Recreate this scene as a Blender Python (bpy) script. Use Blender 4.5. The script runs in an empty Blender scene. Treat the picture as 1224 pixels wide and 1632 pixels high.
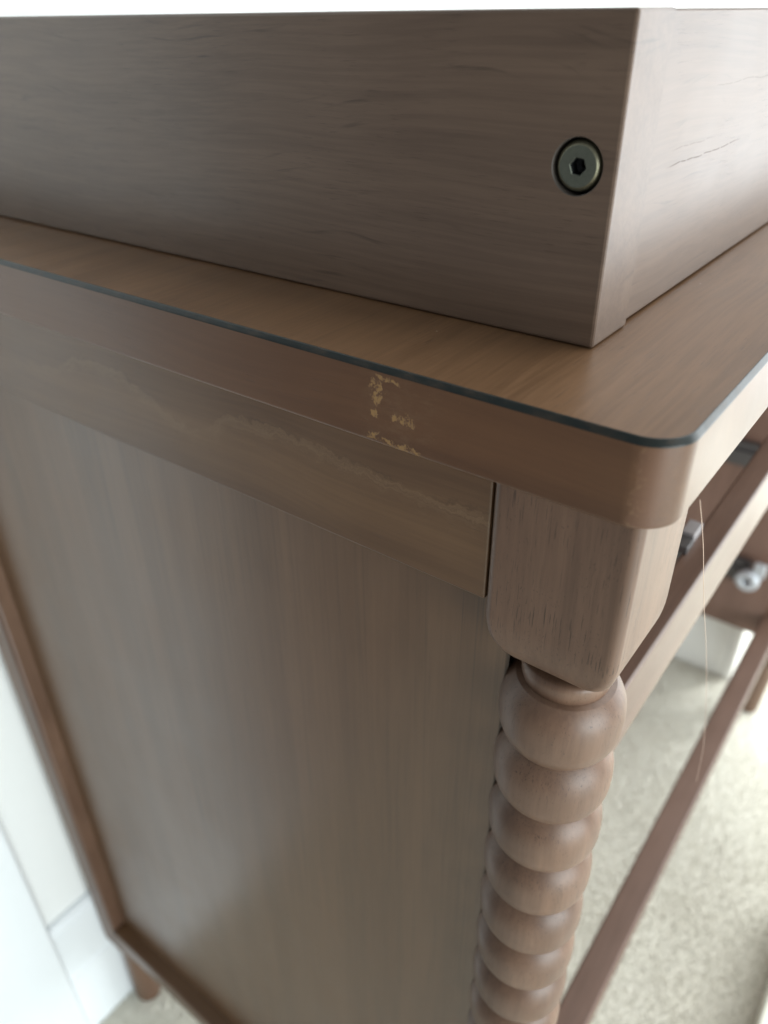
import bpy, bmesh, math, random
import numpy as np
from mathutils import Matrix, Vector

random.seed(7)
rng = np.random.default_rng(7)
scene = bpy.context.scene
COL = scene.collection
T = 1.045          # height of the dresser top above the carpet (all z below are relative to it)

# ------------------------------------------------------------------ camera
cam_data = bpy.data.cameras.new('camera')
cam = bpy.data.objects.new('camera', cam_data)
COL.objects.link(cam)
rot = Matrix(((0.60189528, 0.43582214, -0.66916451),
              (-0.79851226, 0.31795198, -0.51116017),
              (-0.01001274, 0.84200095, 0.53938312)))
cam.matrix_world = Matrix.Translation((-0.26060205, -0.10283186, 0.10366146 + T)) @ rot.to_4x4()
cam_data.sensor_fit = 'HORIZONTAL'
cam_data.sensor_width = 36.0
cam_data.lens = 1236.311 / 1224.0 * 36.0
cam_data.clip_start = 0.01
cam_data.clip_end = 50
cam_data.dof.use_dof = True
cam_data.dof.focus_distance = 0.305
cam_data.dof.aperture_fstop = 9.5
scene.camera = cam

# ------------------------------------------------------------------ world and lamps
world = bpy.data.worlds.new('World')
scene.world = world
world.use_nodes = True
bg = world.node_tree.nodes['Background']
bg.inputs['Color'].default_value = (0.93, 0.97, 1.0, 1)
bg.inputs['Strength'].default_value = 0.27


def area(name, loc, target, sx, sy, power, color):
    d = bpy.data.lights.new(name, 'AREA')
    d.shape = 'RECTANGLE'
    d.size, d.size_y = sx, sy
    d.energy = power
    d.color = color
    o = bpy.data.objects.new(name, d)
    COL.objects.link(o)
    o.location = loc
    v = Vector(target) - Vector(loc)
    o.rotation_euler = v.to_track_quat('-Z', 'Y').to_euler()
    return o


# tall glazed door / window down the room, in front of the dresser
area('window_light', (2.15, -1.25, 1.04), (0.6, -0.25, 0.85), 2.0, 2.06, 58, (0.92, 0.975, 1.0))
# fill lamp added behind the camera to brighten the white wall
area('wall_fill', (-0.55, -2.4, 1.0), (-0.45, 0.5, 0.7), 2.0, 1.5, 98, (0.91, 0.985, 1.0))
# added overhead fill standing in for ceiling bounce, lifts carpet and level surfaces
area('overhead_fill', (1.5, -0.95, 2.45), (1.5, -0.95, 0.0), 2.6, 2.4, 75, (0.97, 1.0, 0.99))
# daylight that falls through the window on to the carpet in front of the dresser's far end
sd = bpy.data.lights.new('sunbeam', 'SPOT')
sd.energy = 1100
sd.color = (0.95, 0.98, 1.0)
sd.spot_size = math.radians(23)
sd.spot_blend = 0.8
sd.shadow_soft_size = 0.05
sunbeam = bpy.data.objects.new('sunbeam', sd)
COL.objects.link(sunbeam)
sunbeam.location = (3.3, -1.7, 3.0)
sunbeam.rotation_euler = (Vector((1.66, -0.46, 0.0)) - sunbeam.location).to_track_quat('-Z', 'Y').to_euler()

scene.view_settings.view_transform = 'Standard'
scene.view_settings.look = 'None'
scene.view_settings.exposure = 0.0
scene.view_settings.gamma = 1.0
scene.view_settings.use_curve_mapping = False
scene.render.engine = 'CYCLES'
scene.cycles.use_denoising = True
scene.cycles.max_bounces = 8


# ------------------------------------------------------------------ node helpers
class NT:
    def __init__(self, name):
        self.mat = bpy.data.materials.new(name)
        self.mat.use_nodes = True
        self.t = self.mat.node_tree
        self.bsdf = self.t.nodes['Principled BSDF']

    def n(self, kind, **kw):
        nd = self.t.nodes.new(kind)
        for k, v in kw.items():
            setattr(nd, k, v)
        return nd

    def link(self, a, b):
        self.t.links.new(a, b)

    def put(self, sock, v):
        if hasattr(v, 'is_output'):
            self.link(v, sock)
        else:
            sock.default_value = v

    def math(self, op, a, b=None, c=None, clamp=False):
        nd = self.n('ShaderNodeMath', operation=op, use_clamp=clamp)
        self.put(nd.inputs[0], a)
        if b is not None:
            self.put(nd.inputs[1], b)
        if c is not None:
            self.put(nd.inputs[2], c)
        return nd.outputs[0]

    def vmath(self, op, a, b):
        nd = self.n('ShaderNodeVectorMath', operation=op)
        self.put(nd.inputs[0], a)
        self.put(nd.inputs[1], b)
        return nd.outputs[0]

    def step(self, v, lo, hi, a=0.0, b=1.0):
        nd = self.n('ShaderNodeMapRange', interpolation_type='SMOOTHSTEP')
        self.put(nd.inputs['Value'], v)
        self.put(nd.inputs['From Min'], lo)
        self.put(nd.inputs['From Max'], hi)
        nd.inputs['To Min'].default_value = a
        nd.inputs['To Max'].default_value = b
        return nd.outputs[0]

    def noise(self, vec, scale, detail=3, rough=0.55, dist=0.0):
        nd = self.n('ShaderNodeTexNoise')
        self.link(vec, nd.inputs['Vector'])
        nd.inputs['Scale'].default_value = scale
        nd.inputs['Detail'].default_value = detail
        nd.inputs['Roughness'].default_value = rough
        nd.inputs['Distortion'].default_value = dist
        return nd.outputs['Fac']

    def mix(self, fac, a, b):
        nd = self.n('ShaderNodeMix', data_type='RGBA')
        self.put(nd.inputs[0], fac)
        self.put(nd.inputs[6], a)
        self.put(nd.inputs[7], b)
        return nd.outputs[2]

    def coords(self):
        return self.n('ShaderNodeTexCoord').outputs['Object']

    def sep(self, v):
        nd = self.n('ShaderNodeSeparateXYZ')
        self.link(v, nd.inputs[0])
        return nd.outputs

    def bump(self, h, strength, distance):
        nd = self.n('ShaderNodeBump')
        self.link(h, nd.inputs['Height'])
        nd.inputs['Strength'].default_value = strength
        nd.inputs['Distance'].default_value = distance
        self.link(nd.outputs[0], self.bsdf.inputs['Normal'])


def rgb(r, g, b):
    return (r, g, b, 1.0)


def wood(name, axis, dark, light, seed=0.0, rough=0.34, pores=0.45, streak=0.5, detail=None, spec=0.5, wide=9.0, warp=0.02, ior=1.5):
    """stained and lacquered wood, grain along one axis"""
    m = NT(name)
    co = m.coords()
    rnd = m.n('ShaderNodeObjectInfo').outputs['Random']
    off = m.n('ShaderNodeCombineXYZ')
    for k in range(3):
        m.put(off.inputs[k], m.math('MULTIPLY_ADD', rnd, 3.1 + k, seed * (1.7 + k)))
    p = m.vmath('ADD', co, off.outputs[0])
    # slow waviness of the grain
    wv = m.n('ShaderNodeTexNoise')
    m.link(p, wv.inputs['Vector'])
    wv.inputs['Scale'].default_value = 6.0
    wv.inputs['Detail'].default_value = 1.0
    wsub = m.vmath('SUBTRACT', wv.outputs['Color'], (0.5, 0.5, 0.5))
    wmul = m.vmath('MULTIPLY', wsub, (warp, warp, warp))
    pw = m.vmath('ADD', p, wmul)

    def stretched(v, across, along):
        s = [across] * 3
        s[axis] = along
        return m.vmath('MULTIPLY', v, tuple(s))
    g1 = m.noise(stretched(pw, wide, wide * 0.06), 4.0, 3, 0.6)                 # broad bands
    g2 = m.noise(stretched(pw, 130.0, 3.0), 4.0, 4, 0.6)           # fibres
    g3 = m.noise(stretched(p, 420.0, 22.0), 4.0, 2, 0.5)            # pores
    g4 = m.noise(p, 14.0, 3, 0.6)                                   # stain mottling
    pm = m.step(g3, 0.60, 0.70)
    pm = m.math('MULTIPLY', pm, m.step(m.noise(p, 30.0, 2), 0.42, 0.62))
    f = m.math('MULTIPLY_ADD', m.step(g1, 0.3, 0.7), 0.55, m.math('MULTIPLY', m.step(g2, 0.3, 0.7), streak * 0.6))
    f = m.math('ADD', f, m.math('MULTIPLY_ADD', g4, 0.6, -0.33), clamp=True)
    colr = m.mix(f, rgb(*dark), rgb(*light))
    colr = m.mix(m.math('MULTIPLY', pm, pores), colr, rgb(dark[0] * 0.3, dark[1] * 0.28, dark[2] * 0.28))
    rg = m.math('MULTIPLY_ADD', g4, 0.16, rough - 0.08)
    m.bsdf.inputs['IOR'].default_value = ior
    m.bsdf.inputs['Specular IOR Level'].default_value = spec
    hgt = m.math('SUBTRACT', m.math('MULTIPLY', g2, 0.35), m.math('MULTIPLY', pm, 1.0 if pores else 0.0))
    m.p, m.co, m.rough, m.dent = p, co, rg, None
    if detail:
        colr = detail(m, colr)
    if name == 'stained_wood_top':
        colr = dust(m, colr)
    m.put(m.bsdf.inputs['Base Color'], colr)
    m.put(m.bsdf.inputs['Roughness'], m.rough)
    if m.dent is not None:
        hgt = m.math('SUBTRACT', hgt, m.dent)
    m.bump(hgt, 0.25 if pores else 0.02, 0.00012)
    return m.mat


def plain(name, col, rough=0.5, metal=0.0, spec=0.5, nscale=40.0, amount=0.1):
    m = NT(name)
    nz = m.noise(m.coords(), nscale, 3)
    a = tuple(c * (1 - amount) for c in col)
    b = tuple(min(1, c * (1 + amount)) for c in col)
    m.put(m.bsdf.inputs['Base Color'], m.mix(nz, rgb(*a), rgb(*b)))
    m.put(m.bsdf.inputs['Roughness'], m.math('MULTIPLY_ADD', nz, 0.1, rough - 0.05))
    m.bsdf.inputs['Metallic'].default_value = metal
    m.bsdf.inputs['Specular IOR Level'].default_value = spec
    return m.mat


# ------------------------------------------------------------------ wood finishes
DK, LT = (0.0862, 0.0437, 0.0207), (0.1495, 0.0805, 0.0391)


def slab_detail(m, colr):
    x, y, z = m.sep(m.co)[:3]
    z = m.math('SUBTRACT', z, T)

    yw = m.math('ADD', y, m.math('MULTIPLY_ADD', m.noise(m.co, 190.0, 3, 0.6), 0.012, -0.006))
    zw = m.math('ADD', z, m.math('MULTIPLY_ADD', m.noise(m.vmath('ADD', m.co, (3.0, 1.0, 2.0)), 230.0, 3, 0.6), 0.007, -0.0035))

    def box(cy, cz, wy, wz):
        dy = m.step(m.math('ABSOLUTE', m.math('SUBTRACT', yw, cy)), wy * 0.35, wy, 1, 0)
        dz = m.step(m.math('ABSOLUTE', m.math('SUBTRACT', zw, cz)), wz * 0.35, wz, 1, 0)
        return m.math('MULTIPLY', dy, dz)
    marks = None
    for b in ((0.0555, -0.0105, 0.0035, 0.0085), (0.057, -0.0195, 0.0030, 0.0035), (0.0445, -0.0185, 0.0085, 0.0030),
              (0.0570, -0.0285, 0.0035, 0.0028), (0.0440, -0.0300, 0.0150, 0.0032), (0.0500, -0.0045, 0.0095, 0.0016)):
        q = box(*b)
        marks = q if marks is None else m.math('MAXIMUM', marks, q)
    nz = m.noise(m.vmath('MULTIPLY', m.co, (1, 1.0, 0.8)), 900.0, 4, 0.75)
    nz2 = m.noise(m.co, 330.0, 3, 0.7)
    w = m.math('ADD', m.math('MULTIPLY', marks, 0.26), m.math('MULTIPLY_ADD', nz2, 0.5, m.math('MULTIPLY', nz, 0.6)))
    w = m.step(w, 0.74, 0.86)
    w = m.math('MULTIPLY', w, m.step(marks, 0.02, 0.3))
    w = m.math('MULTIPLY', w, m.step(x, -0.050, -0.053))
    rub = m.math('MULTIPLY', box(0.046, -0.017, 0.024, 0.020), m.step(m.noise(m.vmath('MULTIPLY', m.co, (1, 1, 2.5)), 120.0, 4, 0.7), 0.42, 0.7))
    rub = m.math('MULTIPLY', rub, m.step(x, -0.050, -0.053))
    colr = m.mix(m.math('MULTIPLY', rub, 0.35), colr, rgb(0.150, 0.088, 0.046))
    spk = m.math('MULTIPLY', box(0.044, -0.017, 0.030, 0.022), m.step(m.noise(m.co, 1100.0, 2, 0.6), 0.70, 0.76))
    w = m.math('MAXIMUM', w, m.math('MULTIPLY', spk, m.step(x, -0.050, -0.053, 0, 0.7)))
    # rubbed-through stain on the rounded corner
    edge = m.math('MULTIPLY_ADD', m.noise(m.co, 260.0, 3, 0.7), 0.006, y)
    c = m.math('MULTIPLY', m.step(edge, -0.0375, -0.0395), m.step(z, -0.0015, -0.004))
    c = m.math('MULTIPLY', c, m.step(y, -0.0500, -0.0475))
    c = m.math('MULTIPLY', c, m.step(x, -0.040, -0.046))
    colr = m.mix(m.math('MULTIPLY', c, 0.45), colr, rgb(0.135, 0.066, 0.040))
    fr = m.math('MULTIPLY', c, m.step(edge, -0.0425, -0.039))
    fr = m.math('MULTIPLY', fr, m.step(m.noise(m.co, 480.0, 3, 0.7), 0.5, 0.62))
    colr = m.mix(m.math('MULTIPLY', fr, 0.3), colr, rgb(0.22, 0.14, 0.07))
    colr = m.mix(m.math('MULTIPLY', w, 0.85), colr, rgb(0.27, 0.150, 0.052))
    m.rough = m.math('ADD', m.rough, m.math('MULTIPLY', w, 0.3))
    m.dent = m.math('MULTIPLY', w, 2.5)
    return colr


def apron_detail(m, colr):
    x, y, z = m.sep(m.co)[:3]
    z = m.math('SUBTRACT', z, T)
    wob = m.noise(m.vmath('MULTIPLY', m.co, (1, 1, 1)), 22.0, 3, 0.6)
    wob2 = m.noise(m.co, 110.0, 4, 0.65)
    # the pale figure wanders along the rail
    crv = m.n('ShaderNodeFloatCurve')
    cm = crv.mapping.curves[0]
    pts = [(0.0, 0.62), (0.034, 0.58), (0.078, 0.63), (0.116, 0.68), (0.148, 0.65), (0.176, 0.36), (0.207, 0.52), (0.251, 0.70), (0.30, 0.42), (0.5, 0.30)]
    pts = [(a * 2, b) for a, b in pts]
    cm.points[0].location = pts[0]
    cm.points[1].location = pts[-1]
    for q in pts[1:-1]:
        cm.points.new(*q)
    crv.mapping.update()
    m.put(crv.inputs['Value'], m.math('MULTIPLY', y, 2.0))
    zc = m.math('MULTIPLY_ADD', crv.outputs[0], 0.05, -0.0835)
    zc = m.math('ADD', zc, m.math('MULTIPLY_ADD', wob2, 0.014, -0.007))
    d = m.math('SUBTRACT', z, zc)
    cmb = m.n('ShaderNodeCombineXYZ')
    m.put(cmb.inputs[0], m.math('MULTIPLY', d, 1100.0))
    m.put(cmb.inputs[1], m.math('MULTIPLY', y, 26.0))
    flow = m.step(m.noise(cmb.outputs[0], 1.0, 3, 0.65), 0.36, 0.62)
    near = m.math('MULTIPLY', m.step(d, -0.0075, 0.0), m.step(d, 0.0022, 0.0004))
    wide = m.math('MULTIPLY', m.step(d, -0.0200, -0.001), m.step(d, 0.0040, 0.001))
    band = m.math('ADD', m.math('MULTIPLY', near, 0.36), m.math('MULTIPLY', wide, 0.08))
    band = m.math('MULTIPLY', band, m.math('MULTIPLY_ADD', flow, 0.85, 0.15))
    band = m.math('MULTIPLY', band, m.step(wob, 0.22, 0.46))
    band = m.math('MULTIPLY', band, m.step(y, 0.38, 0.26))
    colr = m.mix(band, colr, rgb(0.20, 0.128, 0.071))
    dl = m.math('MULTIPLY', m.step(d, 0.0014, 0.0022), m.step(d, 0.0034, 0.0024))
    dl = m.math('MULTIPLY', dl, m.step(wob, 0.44, 0.6))
    colr = m.mix(m.math('MULTIPLY', dl, 0.22), colr, rgb(0.018, 0.010, 0.006))
    return colr


def tray_detail(m, colr):
    x, y, z = m.sep(m.co)[:3]
    # long fine flowing grain lines, a few of them darker
    wv = m.noise(m.vmath('MULTIPLY', m.co, (6, 6, 14)), 1.0, 2, 0.5)
    h = m.math('MULTIPLY_ADD', wv, 0.045, z)
    cmb = m.n('ShaderNodeCombineXYZ')
    m.put(cmb.inputs[0], m.math('MULTIPLY', h, 420.0))
    m.put(cmb.inputs[1], m.math('MULTIPLY', m.math('ADD', y, x), 22.0))
    ln = m.step(m.noise(cmb.outputs[0], 1.0, 3, 0.6), 0.56, 0.72)
    brk = m.step(m.noise(m.vmath('MULTIPLY', m.co, (14, 14, 60)), 1.0, 2, 0.6), 0.46, 0.62)
    colr = m.mix(m.math('MULTIPLY', m.math('MULTIPLY', ln, brk), 0.42), colr, rgb(0.014, 0.009, 0.006))
    return colr


def tray_front_detail(m, colr):
    colr = tray_detail(m, colr)
    x, y, z = m.sep(m.co)[:3]
    zz = m.math('SUBTRACT', z, T)
    wv = m.noise(m.vmath('MULTIPLY', m.co, (40, 1, 1)), 1.0, 2, 0.5)
    for z0, xa, xb, a in ((0.0545, 0.050, 0.150, 0.3), (0.0600, 0.052, 0.110, 0.12), (0.0790, 0.090, 0.30, 0.1)):
        dd = m.math('ABSOLUTE', m.math('SUBTRACT', m.math('MULTIPLY_ADD', wv, 0.003, zz), z0 + 0.0015))
        ln = m.math('MULTIPLY', m.step(dd, 0.0004, 0.0001), m.math('MULTIPLY', m.step(x, xa, xa + 0.012), m.step(x, xb, xb - 0.02)))
        ln = m.math('MULTIPLY', ln, m.step(m.noise(m.vmath('MULTIPLY', m.co, (260, 1, 1)), 1.0, 1), 0.36, 0.44))
        colr = m.mix(m.math('MULTIPLY', ln, a), colr, rgb(0.004, 0.003, 0.002))
        m.rough = m.math('ADD', m.rough, m.math('MULTIPLY', ln, 0.6 * a))
    return colr


def leg_detail(m, colr):
    sp = m.step(m.noise(m.vmath('MULTIPLY', m.p, (1, 1, 0.45)), 1500.0, 2, 0.5), 0.62, 0.72)
    sp = m.math('MULTIPLY', sp, m.step(m.noise(m.p, 70.0, 3, 0.6), 0.40, 0.62))
    gr = m.step(m.noise(m.vmath('MULTIPLY', m.p, (1, 1, 0.12)), 160.0, 3, 0.6), 0.35, 0.68)
    colr = m.mix(m.math('MULTIPLY', gr, 0.22), colr, rgb(0.060, 0.032, 0.019))
    return m.mix(m.math('MULTIPLY', sp, 0.55), colr, rgb(0.028, 0.016, 0.010))


def panel_detail(m, colr):
    a = m.noise(m.vmath('MULTIPLY', m.p, (1, 620, 7)), 1.0, 3, 0.6)
    b = m.noise(m.vmath('MULTIPLY', m.p, (1, 26, 3)), 1.0, 3, 0.6)
    ln = m.math('MULTIPLY', m.step(a, 0.52, 0.66), m.step(b, 0.35, 0.62, 0.15, 1.0))
    c = m.noise(m.vmath('MULTIPLY', m.p, (1, 1500, 60)), 1.0, 2, 0.5)
    ln = m.math('ADD', m.math('MULTIPLY', ln, 0.42), m.math('MULTIPLY', m.step(c, 0.58, 0.70), 0.22), clamp=True)
    return m.mix(ln, colr, rgb(0.040, 0.022, 0.010))


def dust(m, colr):
    v = m.n('ShaderNodeTexVoronoi')
    m.link(m.co, v.inputs['Vector'])
    v.inputs['Scale'].default_value = 190.0
    r = m.sep(v.outputs['Color'])[0]
    q = m.math('MULTIPLY', m.step(v.outputs['Distance'], 0.075, 0.045), m.step(r, 0.974, 0.976))
    return m.mix(m.math('MULTIPLY', q, 0.8), colr, rgb(0.55, 0.52, 0.47))


M = {}
M['slab'] = wood('stained_wood_top', 0, (0.098, 0.051, 0.024), (0.170, 0.092, 0.046), 1.0, 0.36, 0.35, 0.8)
M['slab_edge'] = wood('stained_wood_top_edge', 1, (0.076, 0.032, 0.013), (0.122, 0.055, 0.023), 1.5, 0.36, 0.2, 0.4, slab_detail)
M['apron'] = wood('stained_wood_side_rail', 1, DK, (0.1475, 0.0814, 0.0389), 2.0, 0.36, 0.25, 0.4, apron_detail)
M['panel'] = wood('stained_wood_panel', 2, (0.0920, 0.0465, 0.0210), (0.1450, 0.0780, 0.0390), 3.0, 0.34, 0.0, 0.45, panel_detail, 0.5, 9.0, 0.006, 1.66)
M['tray'] = wood('stained_wood_tray_side', 1, (0.0820, 0.0520, 0.0360), (0.1330, 0.0870, 0.0600), 4.0, 0.36, 0.35, 0.7, tray_detail)
M['tray_x'] = wood('stained_wood_tray_front', 0, (0.0820, 0.0520, 0.0360), (0.1330, 0.0870, 0.0600), 5.0, 0.36, 0.35, 0.7, tray_front_detail)
M['leg'] = wood('stained_wood_leg', 2, (0.1080, 0.0590, 0.0370), (0.1880, 0.1080, 0.0680), 6.0, 0.43, 0.8, 0.5, leg_detail)
M['rail_x'] = wood('stained_wood_front_rail', 0, (0.105, 0.062, 0.045), (0.165, 0.100, 0.074), 7.0, 0.36, 0.3, 0.5)
M['rail_y'] = wood('stained_wood_low_rail', 1, DK, LT, 8.0, 0.36, 0.3, 0.5)
M['inner'] = wood('stained_wood_inside', 2, (0.1560, 0.0910, 0.0676), (0.2275, 0.1365, 0.1040), 9.0, 0.45, 0.2, 0.4)


def edge_mat():
    m = NT('dark_sealed_edge')
    co = m.coords()
    a = m.noise(m.vmath('MULTIPLY', co, (1, 1, 3)), 90.0, 4, 0.65)
    b = m.noise(co, 700.0, 3, 0.7)
    f = m.math('ADD', m.step(a, 0.42, 0.72, 0, 0.75), m.step(b, 0.62, 0.75, 0, 0.5), clamp=True)
    m.put(m.bsdf.inputs['Base Color'], m.mix(f, rgb(0.012, 0.016, 0.015), rgb(0.040, 0.030, 0.022)))
    m.put(m.bsdf.inputs['Roughness'], m.math('MULTIPLY_ADD', a, 0.25, 0.24))
    m.bsdf.inputs['Specular IOR Level'].default_value = 0.3
    m.bump(a, 0.3, 0.0004)
    return m.mat


M['edge'] = edge_mat()
M['white'] = plain('white_wall_paint', (0.84, 0.86, 0.85), 0.6, 0, 0.3, 60, 0.015)
M['trim'] = plain('white_trim_paint', (0.80, 0.84, 0.86), 0.35, 0, 0.5, 50, 0.015)
M['cabinet'] = plain('white_lacquer', (0.82, 0.82, 0.79), 0.4, 0, 0.5, 30, 0.02)
M['cream'] = plain('cream_card', (0.74, 0.73, 0.64), 0.7, 0, 0.3, 80, 0.04)
M['steel'] = plain('zinc_steel', (0.45, 0.46, 0.47), 0.32, 1.0, 0.5, 300, 0.1)
M['dark_steel'] = plain('grey_steel', (0.11, 0.105, 0.105), 0.45, 0.5, 0.5, 200, 0.15)
M['bracket'] = plain('dull_zinc', (0.30, 0.28, 0.28), 0.6, 0.3, 0.4, 300, 0.1)
M['nylon'] = plain('white_nylon', (0.55, 0.58, 0.62), 0.3, 0.4, 0.5, 200, 0.03)
M['brass'] = plain('antique_bronze_plate', (0.13, 0.138, 0.112), 0.5, 0.85, 0.5, 900, 0.25)
M['brass_rim'] = plain('worn_bronze_edge', (0.26, 0.245, 0.17), 0.42, 0.9, 0.5, 900, 0.25)
M['socket'] = plain('dark_socket', (0.03, 0.032, 0.033), 0.5, 0.6, 0.5, 500, 0.2)
M['hole'] = plain('shaded_bored_wood', (0.060, 0.050, 0.042), 0.6, 0, 0.4, 200, 0.2)  # shadow inside the bolt hole is put into this wall colour
M['hair'] = plain('fair_hair', (0.62, 0.46, 0.36), 0.35, 0, 0.5, 300, 0.1)
M['dust'] = plain('pale_dust', (0.75, 0.72, 0.66), 0.8, 0, 0.2, 500, 0.1)


def carpet_mat():
    m = NT('beige_carpet_pile')
    co = m.coords()
    a = m.noise(co, 9.0, 4, 0.6)
    b = m.noise(co, 260.0, 2, 0.6)
    f = m.math('ADD', m.math('MULTIPLY', m.step(a, 0.3, 0.7), 0.6), m.math('MULTIPLY', b, 0.5), clamp=True)
    m.put(m.bsdf.inputs['Base Color'], m.mix(f, rgb(0.76, 0.74, 0.65), rgb(0.84, 0.825, 0.74)))
    m.bsdf.inputs['Roughness'].default_value = 0.95
    m.bsdf.inputs['Specular IOR Level'].default_value = 0.1
    return m.mat


M['carpet'] = carpet_mat()


# ------------------------------------------------------------------ mesh helpers (z relative to the dresser top)
def link(name, me, mat, parent=None, smooth=True, weighted=True):
    me.materials.append(M[mat])
    if smooth:
        me.polygons.foreach_set('use_smooth', [True] * len(me.polygons))
    o = bpy.data.objects.new(name, me)
    COL.objects.link(o)
    if parent is not None:
        o.parent = parent
    if weighted and smooth:
        w = o.modifiers.new('normals', 'WEIGHTED_NORMAL')
        w.weight = 100
        w.keep_sharp = True
    return o


def box_mesh(name, x0, x1, y0, y1, z0, z1, bev=0.001, seg=2):
    bm = bmesh.new()
    bmesh.ops.create_cube(bm, size=1.0)
    for v in bm.verts:
        v.co = Vector(((x0 + x1) / 2 + v.co.x * (x1 - x0), (y0 + y1) / 2 + v.co.y * (y1 - y0), (z0 + z1) / 2 + v.co.z * (z1 - z0) + T))
    if bev > 0:
        bmesh.ops.bevel(bm, geom=list(bm.edges), offset=bev, segments=seg, profile=0.5, affect='EDGES', clamp_overlap=True)
    me = bpy.data.meshes.new(name)
    bm.to_mesh(me)
    bm.free()
    return me


def box(name, mat, dims, parent=None, bev=0.001, seg=2):
    return link(name, box_mesh(name, *dims, bev=bev, seg=seg), mat, parent)


def rounded_ring(cx, cy, hx, hy, r, z, n=8):
    out = []
    r = min(r, hx - 1e-5, hy - 1e-5)
    for sx, sy, a0 in ((1, 1, 0), (-1, 1, 90), (-1, -1, 180), (1, -1, 270)):
        for k in range(n + 1):
            a = math.radians(a0 + 90 * k / n)
            out.append((cx + sx * (hx - r) + r * math.cos(a), cy + sy * (hy - r) + r * math.sin(a), z))
    return out


def rings_mesh(name, rings, closed=True):
    n = len(rings[0])
    verts = [v for r in rings for v in r]
    faces = []
    for i in range(len(rings) - 1):
        for k in range(n):
            a, b = i * n + k, i * n + (k + 1) % n
            faces.append((a, b, b + n, a + n))
    if closed:
        faces.append(tuple(reversed(range(n))))
        faces.append(tuple((len(rings) - 1) * n + k for k in range(n)))
    me = bpy.data.meshes.new(name)
    me.from_pydata(verts, [], faces)
    me.update()
    return me


def lathe(name, profile, cx, cy, n=48, axis='z', cap=True):
    rings = []
    for r, z in profile:
        ring = []
        for k in range(n):
            a = 2 * math.pi * k / n
            if axis == 'z':
                ring.append((cx + r * math.cos(a), cy + r * math.sin(a), z))
            else:            # along -x: z is the x position, cx,cy are y,z
                ring.append((z, cx - r * math.cos(a), cy + r * math.sin(a)))
        rings.append(ring)
    return rings_mesh(name, rings, cap)


def empty(name, loc):
    o = bpy.data.objects.new(name, None)
    o.empty_display_size = 0.05
    COL.objects.link(o)
    o.location = loc
    return o


def tag(o, label=None, cat=None, group=None, kind=None):
    if label:
        o['label'] = label
    if cat:
        o['category'] = cat
    if group:
        o['group'] = group
    if kind:
        o['kind'] = kind
    return o


# ------------------------------------------------------------------ carpeted floor
me = bpy.data.meshes.new('floor')
me.from_pydata([(-2.6, -3.2, 0), (3.2, -3.2, 0), (3.2, 0.56, 0), (-2.6, 0.56, 0)], [], [(0, 1, 2, 3)])
tag(link('floor', me, 'carpet', None, False, False), 'beige cut pile carpet floor', None, None, 'structure')


def carpet_pile():
    x0, x1, y0, y1, sp = -0.55, 1.75, -0.85, 0.521, 0.0042
    gx, gy = np.meshgrid(np.arange(x0, x1, sp), np.arange(y0, y1, sp))
    n = gx.size
    px = gx.ravel() + rng.uniform(-sp, sp, n) * 0.6
    py = np.minimum(gy.ravel() + rng.uniform(-sp, sp, n) * 0.6, 0.519)
    # tufts lean together in drifts, as trodden pile does
    lx = np.sin(px * 9 + 2 * np.sin(py * 7)) * 0.0010 + rng.normal(0, 0.0015, n)
    ly = np.cos(py * 11 + 2 * np.sin(px * 5)) * 0.0010 + rng.normal(0, 0.0015, n)
    h = rng.uniform(0.005, 0.0085, n)
    w = rng.uniform(0.0018, 0.0028, n)
    a0 = rng.uniform(0, 2 * np.pi, n)
    V = np.zeros((n, 4, 3), np.float32)
    for k in range(3):
        a = a0 + k * 2.0944
        V[:, k, 0] = px + w * np.cos(a)
        V[:, k, 1] = py + w * np.sin(a)
        V[:, k, 2] = -0.001
    V[:, 3, 0] = px + lx
    V[:, 3, 1] = py + ly
    V[:, 3, 2] = h
    idx = (np.arange(n) * 4)[:, None, None] + np.array([[0, 1, 3], [1, 2, 3], [2, 0, 3]])[None]
    idx = idx.reshape(-1, 3)
    me = bpy.data.meshes.new('carpet_pile')
    me.vertices.add(n * 4)
    me.vertices.foreach_set('co', V.reshape(-1))
    me.loops.add(idx.size)
    me.loops.foreach_set('vertex_index', idx.reshape(-1).astype(np.int32))
    me.polygons.add(len(idx))
    me.polygons.foreach_set('loop_start', (np.arange(len(idx)) * 3).astype(np.int32))
    me.update(calc_edges=True)
    o = link('carpet_pile', me, 'carpet', None, True, False)
    tag(o, 'short beige cut pile of the carpet under the dresser', 'carpet', None, 'stuff')


carpet_pile()

# ------------------------------------------------------------------ wall behind, with its skirting and door trim
wall = box('back_wall', 'white', (-0.285, 3.2, 0.536, 0.60, -T, 1.35), None, 0.0)
tag(wall, 'plain white wall behind the dresser', None, None, 'structure')


def baseboard(x0, x1):
    prof = [(0.5355, -T), (0.5210, -T), (0.5210, -0.914), (0.5225, -0.9125), (0.5232, -0.909), (0.5235, -0.83), (0.5250, -0.822), (0.5290, -0.8165),
            (0.5300, -0.812), (0.5340, -0.811), (0.5355, -0.8105)]
    verts, faces, n = [], [], len(prof)
    for x in (x0, x1):
        verts += [(x, y, z + T) for y, z in prof]
    for i in range(n - 1):
        faces.append((i, i + 1, n + i + 1, n + i))
    faces += [tuple(range(n)), tuple(reversed(range(n, 2 * n)))]
    me = bpy.data.meshes.new('baseboard')
    me.from_pydata(verts, [], faces)
    me.update()
    return me


link('baseboard', baseboard(-0.105, 3.2), 'trim', wall, False, False)
box('door_trim', 'trim', (-0.290, -0.1055, 0.508, 0.5358, -T, 1.2), wall, 0.004)

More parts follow.
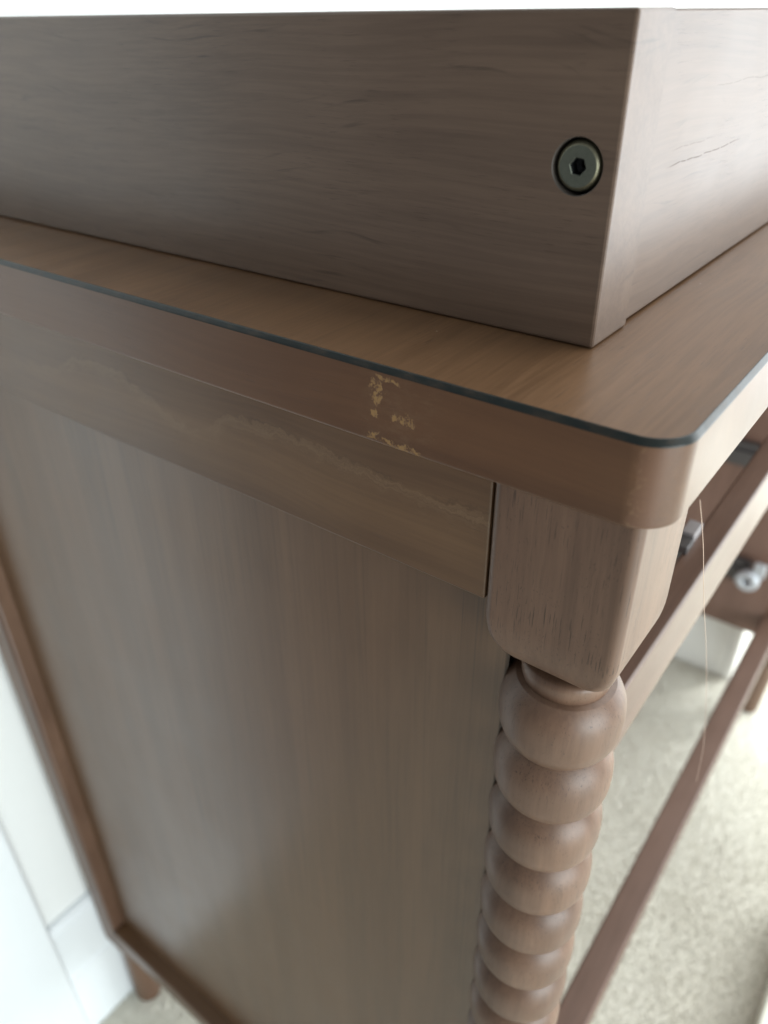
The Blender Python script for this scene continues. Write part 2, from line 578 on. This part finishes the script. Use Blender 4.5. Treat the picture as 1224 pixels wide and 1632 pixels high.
# ------------------------------------------------------------------ dresser
CX, CY = -0.0205, -0.0170      # axis of the near front leg
RX = 1.016                     # axis of the far front leg
S0, F0, S1, B1 = -0.0570, -0.0535, 1.0525, 0.5195
HB = 0.0278                    # half width of the leg blocks
dresser = empty('dresser', (0, 0, 0))
tag(dresser, 'brown stained wooden dresser with bobbin turned legs and chipped top edge', 'dresser')

# top
hx, hy = (S1 - S0) / 2, (B1 - F0) / 2
cx, cy = (S1 + S0) / 2, (B1 + F0) / 2
rings = []
for ins, z in ((0.0030, -0.0315), (0.0012, -0.0313), (0.0004, -0.0307), (0.0, -0.0296), (0.0, -0.0024), (0.0002, -0.0019), (0.0013, -0.0003),
               (0.0017, 0.0)):
    rings.append(rounded_ring(cx, cy, hx - ins, hy - ins, 0.0150 - ins, z + T, 12))
top = link('top', rings_mesh('top', rings), 'slab', dresser)
top.data.materials.append(M['edge'])
top.data.materials.append(M['slab_edge'])
for p_ in top.data.polygons:
    if len(p_.vertices) == 4 and p_.center.z > T - 0.0023:
        p_.material_index = 1
    elif len(p_.vertices) == 4:
        p_.material_index = 2

# leg blocks, beads and feet
ZB = -0.154                    # centre of the first bead
PITCH = 0.0368


def block_mesh(cx, cy):
    prof = [(HB - 0.0012, -0.0320), (HB, -0.0330), (HB, -0.0960)]
    for k in range(1, 13):
        a = math.radians(90 * k / 12)
        prof.append((HB - 0.0125 * (1 - math.cos(a)), -0.0960 - 0.0255 * math.sin(a)))
    prof.append((HB - 0.0150, -0.1228))
    rings = [rounded_ring(cx, cy, h, h, 0.0042 if h > HB - 0.002 else 0.0042 + (HB - h) * 0.35, z + T, 6) for h, z in prof]
    rings.reverse()
    return rings_mesh('leg', rings)


def bead_mesh():
    prof = []
    hh, rr = PITCH / 2 * 0.998, 0.0274
    for k in range(-18, 19):
        z = hh * math.sin(math.radians(90 * k / 18))
        prof.append((rr - 0.0060 * (abs(z) / hh) ** 2.8, z))
    return lathe('bead', prof, 0, 0, 56, 'z', True)


def front_leg(cx, cy):
    leg = link('leg', block_mesh(cx, cy), 'leg', dresser)
    neck = [(0.0175, -0.1445), (0.0178, -0.1385), (0.0192, -0.1330), (0.0196, -0.1290), (0.0192, -0.1225)]
    link('neck', lathe('neck', [(r, z + T) for r, z in neck], cx, cy, 40), 'leg', leg)
    bm_ = bead_mesh()
    bm_.materials.append(M['leg'])
    bm_.polygons.foreach_set('use_smooth', [True] * len(bm_.polygons))
    n = 17
    for k in range(n):
        o = bpy.data.objects.new('bead', bm_)
        COL.objects.link(o)
        o.parent = leg
        o.location = (cx, cy, T + ZB - PITCH * k)
        o.rotation_euler = (0, 0, random.uniform(0, 6.28))
    zb = ZB - PITCH * (n - 0.5)
    rings = [rounded_ring(cx, cy, h, h, 0.0045, z + T, 5) for h, z in
             ((0.018, -0.905), (0.024, -0.902), (0.0272, -0.894), (HB, -0.884), (HB, zb - 0.016), (0.0272, zb - 0.008), (0.024, zb - 0.001), (0.018, zb + 0.002))]
    link('lower_block', rings_mesh('lower_block', rings), 'leg', leg)
    foot = [(0.0130, -T), (0.0150, -T + 0.002), (0.0165, -T + 0.006), (0.0180, -T + 0.03), (0.0235, -0.925), (0.0245, -0.912), (0.0225, -0.9035)]
    link('foot', lathe('foot', [(r, z + T) for r, z in foot], cx, cy, 36), 'leg', leg)
    return leg


front_leg(CX, CY)
front_leg(RX, CY)


def rear_leg(cx, cy):
    h, dy = 0.0245, 0.0090
    rings = [rounded_ring(cx, cy, a, a - dy, 0.0040, z + T, 5) for a, z in ((0.016, -0.902), (0.022, -0.899), (h, -0.888), (h, -0.0322))]
    leg = link('leg', rings_mesh('leg', rings), 'leg', dresser)
    foot = [(0.0140, -T), (0.0160, -T + 0.002), (0.0172, -T + 0.006), (0.0172, -T + 0.03), (0.0160, -0.925), (0.0155, -0.912), (0.0150, -0.9005)]
    link('foot', lathe('foot', [(r, z + T) for r, z in foot], cx, cy, 36), 'leg', leg)


rear_leg(-0.0225, 0.5030)
rear_leg(RX + 0.003, 0.5030)

# side frames
BF = CY + HB                   # back face of the front block
for s in (0, 1):
    X = (lambda a, b: (a, b)) if s == 0 else (lambda a, b: (RX + CX - b, RX + CX - a))
    box('side_rail', 'apron' if s == 0 else 'rail_y', (*X(-0.0467, -0.022), BF + 0.0004, 0.4872, -0.0915, -0.0317), dresser, 0.0012)
    box('side_panel', 'panel', (*X(-0.0315, -0.0235), BF - 0.004, 0.490, -0.846, -0.0900), dresser, 0.0)
    box('low_side_rail', 'rail_y', (*X(-0.0480, -0.0215), BF + 0.0004, 0.4872, -0.872, -0.8440), dresser, 0.0025)
    box('inner_panel', 'inner', (*X(-0.0230, 0.0150), 0.0030, 0.480, -0.843, -0.0340), dresser, 0.0008)
box('back_panel', 'inner', (0.0155, RX + CX - 0.0155, 0.482, 0.490, -0.85, -0.0325), dresser, 0.0)

# front rails
RF = -0.0280
box('drawer_rail', 'rail_x', (CX + HB - 0.004, RX - HB + 0.004, RF, -0.0095, -0.2390, -0.1870), dresser, 0.0022)
box('bottom_rail', 'rail_x', (CX + HB - 0.004, RX - HB + 0.004, RF, 0.0055, -0.823, -0.7960), dresser, 0.0030)

# drawer runners on the inside of the far panel
XI = RX + CX - 0.0152
for z, y0 in ((-0.500, 0.078), (-0.715, 0.045)):
    sl = box('drawer_runner', 'dark_steel', (XI - 0.0125, XI, y0, 0.44, z - 0.021, z + 0.021), dresser, 0.001)
    box('rail', 'dark_steel', (XI - 0.0185, XI - 0.0127, y0 - 0.012, 0.43, z - 0.008, z + 0.008), sl, 0.001)
    if z < -0.6:
        cl = link('clip', lathe('clip', [(0.006, XI - 0.0190), (0.006, XI - 0.030), (0.009, XI - 0.033), (0.0175, XI - 0.032), (0.0200, XI - 0.028), (0.0195, XI - 0.0190)], y0 - 0.002, z + T - 0.005, 24, 'x', False), 'nylon', sl)
        box('lever', 'nylon', (XI - 0.026, XI - 0.0190, y0 - 0.026, y0 - 0.006, z + 0.006, z + 0.034), sl, 0.003)
br = box('runner_bracket', 'bracket', (0.186, 0.203, -0.0125, -0.0035, -0.1868, -0.1790), dresser, 0.0008)
box('plate', 'dark_steel', (0.172, 0.1855, -0.0130, -0.0040, -0.1868, -0.1815), br, 0.0006)

# ------------------------------------------------------------------ changing tray standing on the dresser
tray = empty('changing_tray', (0, 0, T))
tag(tray, 'brown wooden changing tray with a bronze bolt standing on the dresser top', 'changing tray')


def tray_part(name, mat, dims, bev=0.0012):
    o = box(name, mat, dims, tray, bev)
    o.location = (0, 0, -T)
    return o


TH = 0.105
# near side board with a bored hole for the bolt
BY, BZ, HR = 0.0140, 0.0606, 0.0090


def side_board():
    x0, x1, y0, y1, z0, z1 = 0.0, 0.0315, 0.0, 0.442, 0.0004, TH
    bm = bmesh.new()
    bmesh.ops.create_cube(bm, size=1.0)
    for v in bm.verts:
        v.co = Vector(((x0 + x1) / 2 + v.co.x * (x1 - x0), (y0 + y1) / 2 + v.co.y * (y1 - y0), (z0 + z1) / 2 + v.co.z * (z1 - z0) + T))
    bmesh.ops.bevel(bm, geom=list(bm.edges), offset=0.0011, segments=2, profile=0.5, affect='EDGES')
    # open the outer face and bridge it to a circular hole
    face = min(bm.faces, key=lambda f: (round(f.calc_center_median().x, 5), -f.calc_area()))
    outer = [v.co.copy() for v in face.verts]
    bmesh.ops.delete(bm, geom=[face], context='FACES_ONLY')
    ov = []
    for c in outer:
        ov.append(min(bm.verts, key=lambda v: (v.co - c).length))
    n = 64
    circ = []
    for k in range(n):
        a = 2 * math.pi * k / n
        circ.append((math.cos(a), math.sin(a)))
    r1 = [bm.verts.new((0.0, BY + HR * 1.025 * c, BZ + HR * 1.025 * s + T)) for c, s in circ]
    r2 = [bm.verts.new((0.0003, BY + HR * c, BZ + HR * s + T)) for c, s in circ]
    r3 = [bm.verts.new((0.0090, BY + HR * c, BZ + HR * s + T)) for c, s in circ]
    # annulus from the rectangle to the circle: assign circle arcs to rectangle corners by angle
    cen = Vector((0, BY, BZ + T))
    order = sorted(ov, key=lambda v: math.atan2(v.co.z - cen.z, v.co.y - cen.y))
    def nearest(v):
        a = math.atan2(v.co.z - cen.z, v.co.y - cen.y) % (2 * math.pi)
        return int(round(a / (2 * math.pi) * n)) % n
    for i, v in enumerate(order):
        w = order[(i + 1) % len(order)]
        k0, k1 = nearest(v), nearest(w)
        k = k0
        fan = [v, w]
        arc = [r1[k1]]
        kk = k1
        while kk != k0:
            kk = (kk - 1) % n
            arc.append(r1[kk])
        for j in range(len(arc) - 1):
            try:
                bm.faces.new((w if j < len(arc) // 2 else v, arc[j], arc[j + 1]))
            except ValueError:
                pass
        try:
            bm.faces.new((v, w, arc[len(arc) // 2])) if len(arc) > 1 else bm.faces.new((v, w, arc[0]))
        except ValueError:
            pass
    for a_, b_ in ((r1, r2), (r2, r3)):
        for k in range(n):
            f = bm.faces.new((a_[k], a_[(k + 1) % n], b_[(k + 1) % n], b_[k]))
            f.material_index = 1
    f = bm.faces.new(r3)
    f.material_index = 1
    bmesh.ops.recalc_face_normals(bm, faces=bm.faces)
    me = bpy.data.meshes.new('side_board')
    bm.to_mesh(me)
    bm.free()
    me.materials.append(M['tray'])
    me.materials.append(M['hole'])
    o = bpy.data.objects.new('side_board', me)
    COL.objects.link(o)
    o.parent = tray
    o.location = (0, 0, -T)
    return o


sb = side_board()
tray_part('side_board', 'tray', (0.62, 0.6515, 0.0, 0.442, 0.0004, TH), 0.0011)
tray_part('front_board', 'tray_x', (0.0320, 0.6196, 0.0018, 0.0198, 0.0008, TH - 0.0004))
tray_part('back_board', 'tray_x', (0.0317, 0.6198, 0.4222, 0.4402, 0.0008, TH - 0.0004))
tray_part('base_board', 'inner', (0.0317, 0.6198, 0.0200, 0.4220, 0.0008, 0.0080), 0.0)


def bolt(parent):
    # head: flat face with a hexagonal socket, rounded shoulder
    n = 48
    hexr = 0.0029
    bmv, faces = [], []
    def ring(r, x, hexa=False):
        out = []
        for k in range(n):
            a = 2 * math.pi * k / n
            rr = r
            if hexa:
                b = (a + math.radians(8)) % (math.pi / 3) - math.pi / 6
                rr = r * math.cos(math.pi / 6) / math.cos(b)
            out.append((x, BY - rr * math.cos(a), BZ + rr * math.sin(a) + T))
        return out
    head = rings_mesh('bolt', [ring(0.0081, 0.0085), ring(0.0082, 0.0032), ring(0.0080, 0.0021), ring(0.0074, 0.0011), ring(0.0066, 0.0006)], False)
    o = link('bolt', head, 'brass_rim', parent, True, False)
    face = rings_mesh('face', [ring(0.0066, 0.0006), ring(0.0063, 0.00055), ring(hexr + 0.0003, 0.0006, True), ring(hexr, 0.0009, True)], False)
    link('face', face, 'brass', o, False, False)
    sock = rings_mesh('socket', [ring(hexr, 0.0009, True), ring(hexr, 0.0055, True), ring(0.0012, 0.0063)], False)
    link('socket', sock, 'socket', o, False, False)
    return o


bolt(sb)

# ------------------------------------------------------------------ hair hanging from the top's front edge
def hair(points, r):
    P = [Vector((q[0], q[1], q[2] + T)) for q in points]
    P = [P[0] * 2 - P[1]] + P + [P[-1] * 2 - P[-2]]
    path = []
    for i in range(1, len(P) - 2):
        a, b, c, d = P[i - 1:i + 3]
        for k in range(12):
            t = k / 12
            path.append(0.5 * ((2 * b) + (c - a) * t + (2 * a - 5 * b + 4 * c - d) * t * t + (3 * b - a - 3 * c + d) * t ** 3))
    path.append(P[-2])
    rings = []
    for i, p in enumerate(path):
        t = (path[min(i + 1, len(path) - 1)] - path[max(i - 1, 0)]).normalized()
        u = t.cross(Vector((0, 1, 0.1))).normalized()
        v = t.cross(u)
        rings.append([tuple(p + (u * math.cos(a) + v * math.sin(a)) * r) for a in (0, 1.047, 2.094, 3.142, 4.189, 5.236)])
    return link('hair_strand', rings_mesh('hair_strand', rings), 'hair', None, True, False)


HAIRPTS = [(-0.0240, -0.0538, -0.0325), (-0.0060, -0.0550, -0.061), (0.0170, -0.0565, -0.102), (0.0570, -0.0585, -0.167), (0.1050, -0.0620, -0.263), (0.1030, -0.0650, -0.296)]
tag(hair(HAIRPTS, 0.00011), 'single fair hair hanging from the front edge of the dresser top', 'hair')

# ------------------------------------------------------------------ things beyond
cab = empty('white_cabinet', (1.07, 0.035, 0))
tag(cab, 'white cabinet seen low down beyond the far end of the dresser', 'cabinet')
for nm, d in (('body', (1.070, 1.45, 0.053, 0.50, -T + 0.0, -0.30)), ('front_panel', (1.070, 1.45, 0.035, 0.0525, -T + 0.0, -0.30))):
    o = box(nm, 'cabinet', d, cab, 0.002)
    o.location = (-1.07, -0.035, 0)

crate = empty('cream_box', (0.45, -0.30, 0))
tag(crate, 'cream box on the carpet at the lower right edge of the photo', 'box')
for nm, d in (('body', (0.02, 0.62, -0.55, -0.186, -T, -0.965)), ('lid', (0.017, 0.623, -0.553, -0.183, -0.9645, -0.945))):
    o = box(nm, 'cream', d, crate, 0.003)
    o.location = (-0.45, 0.30, 0)
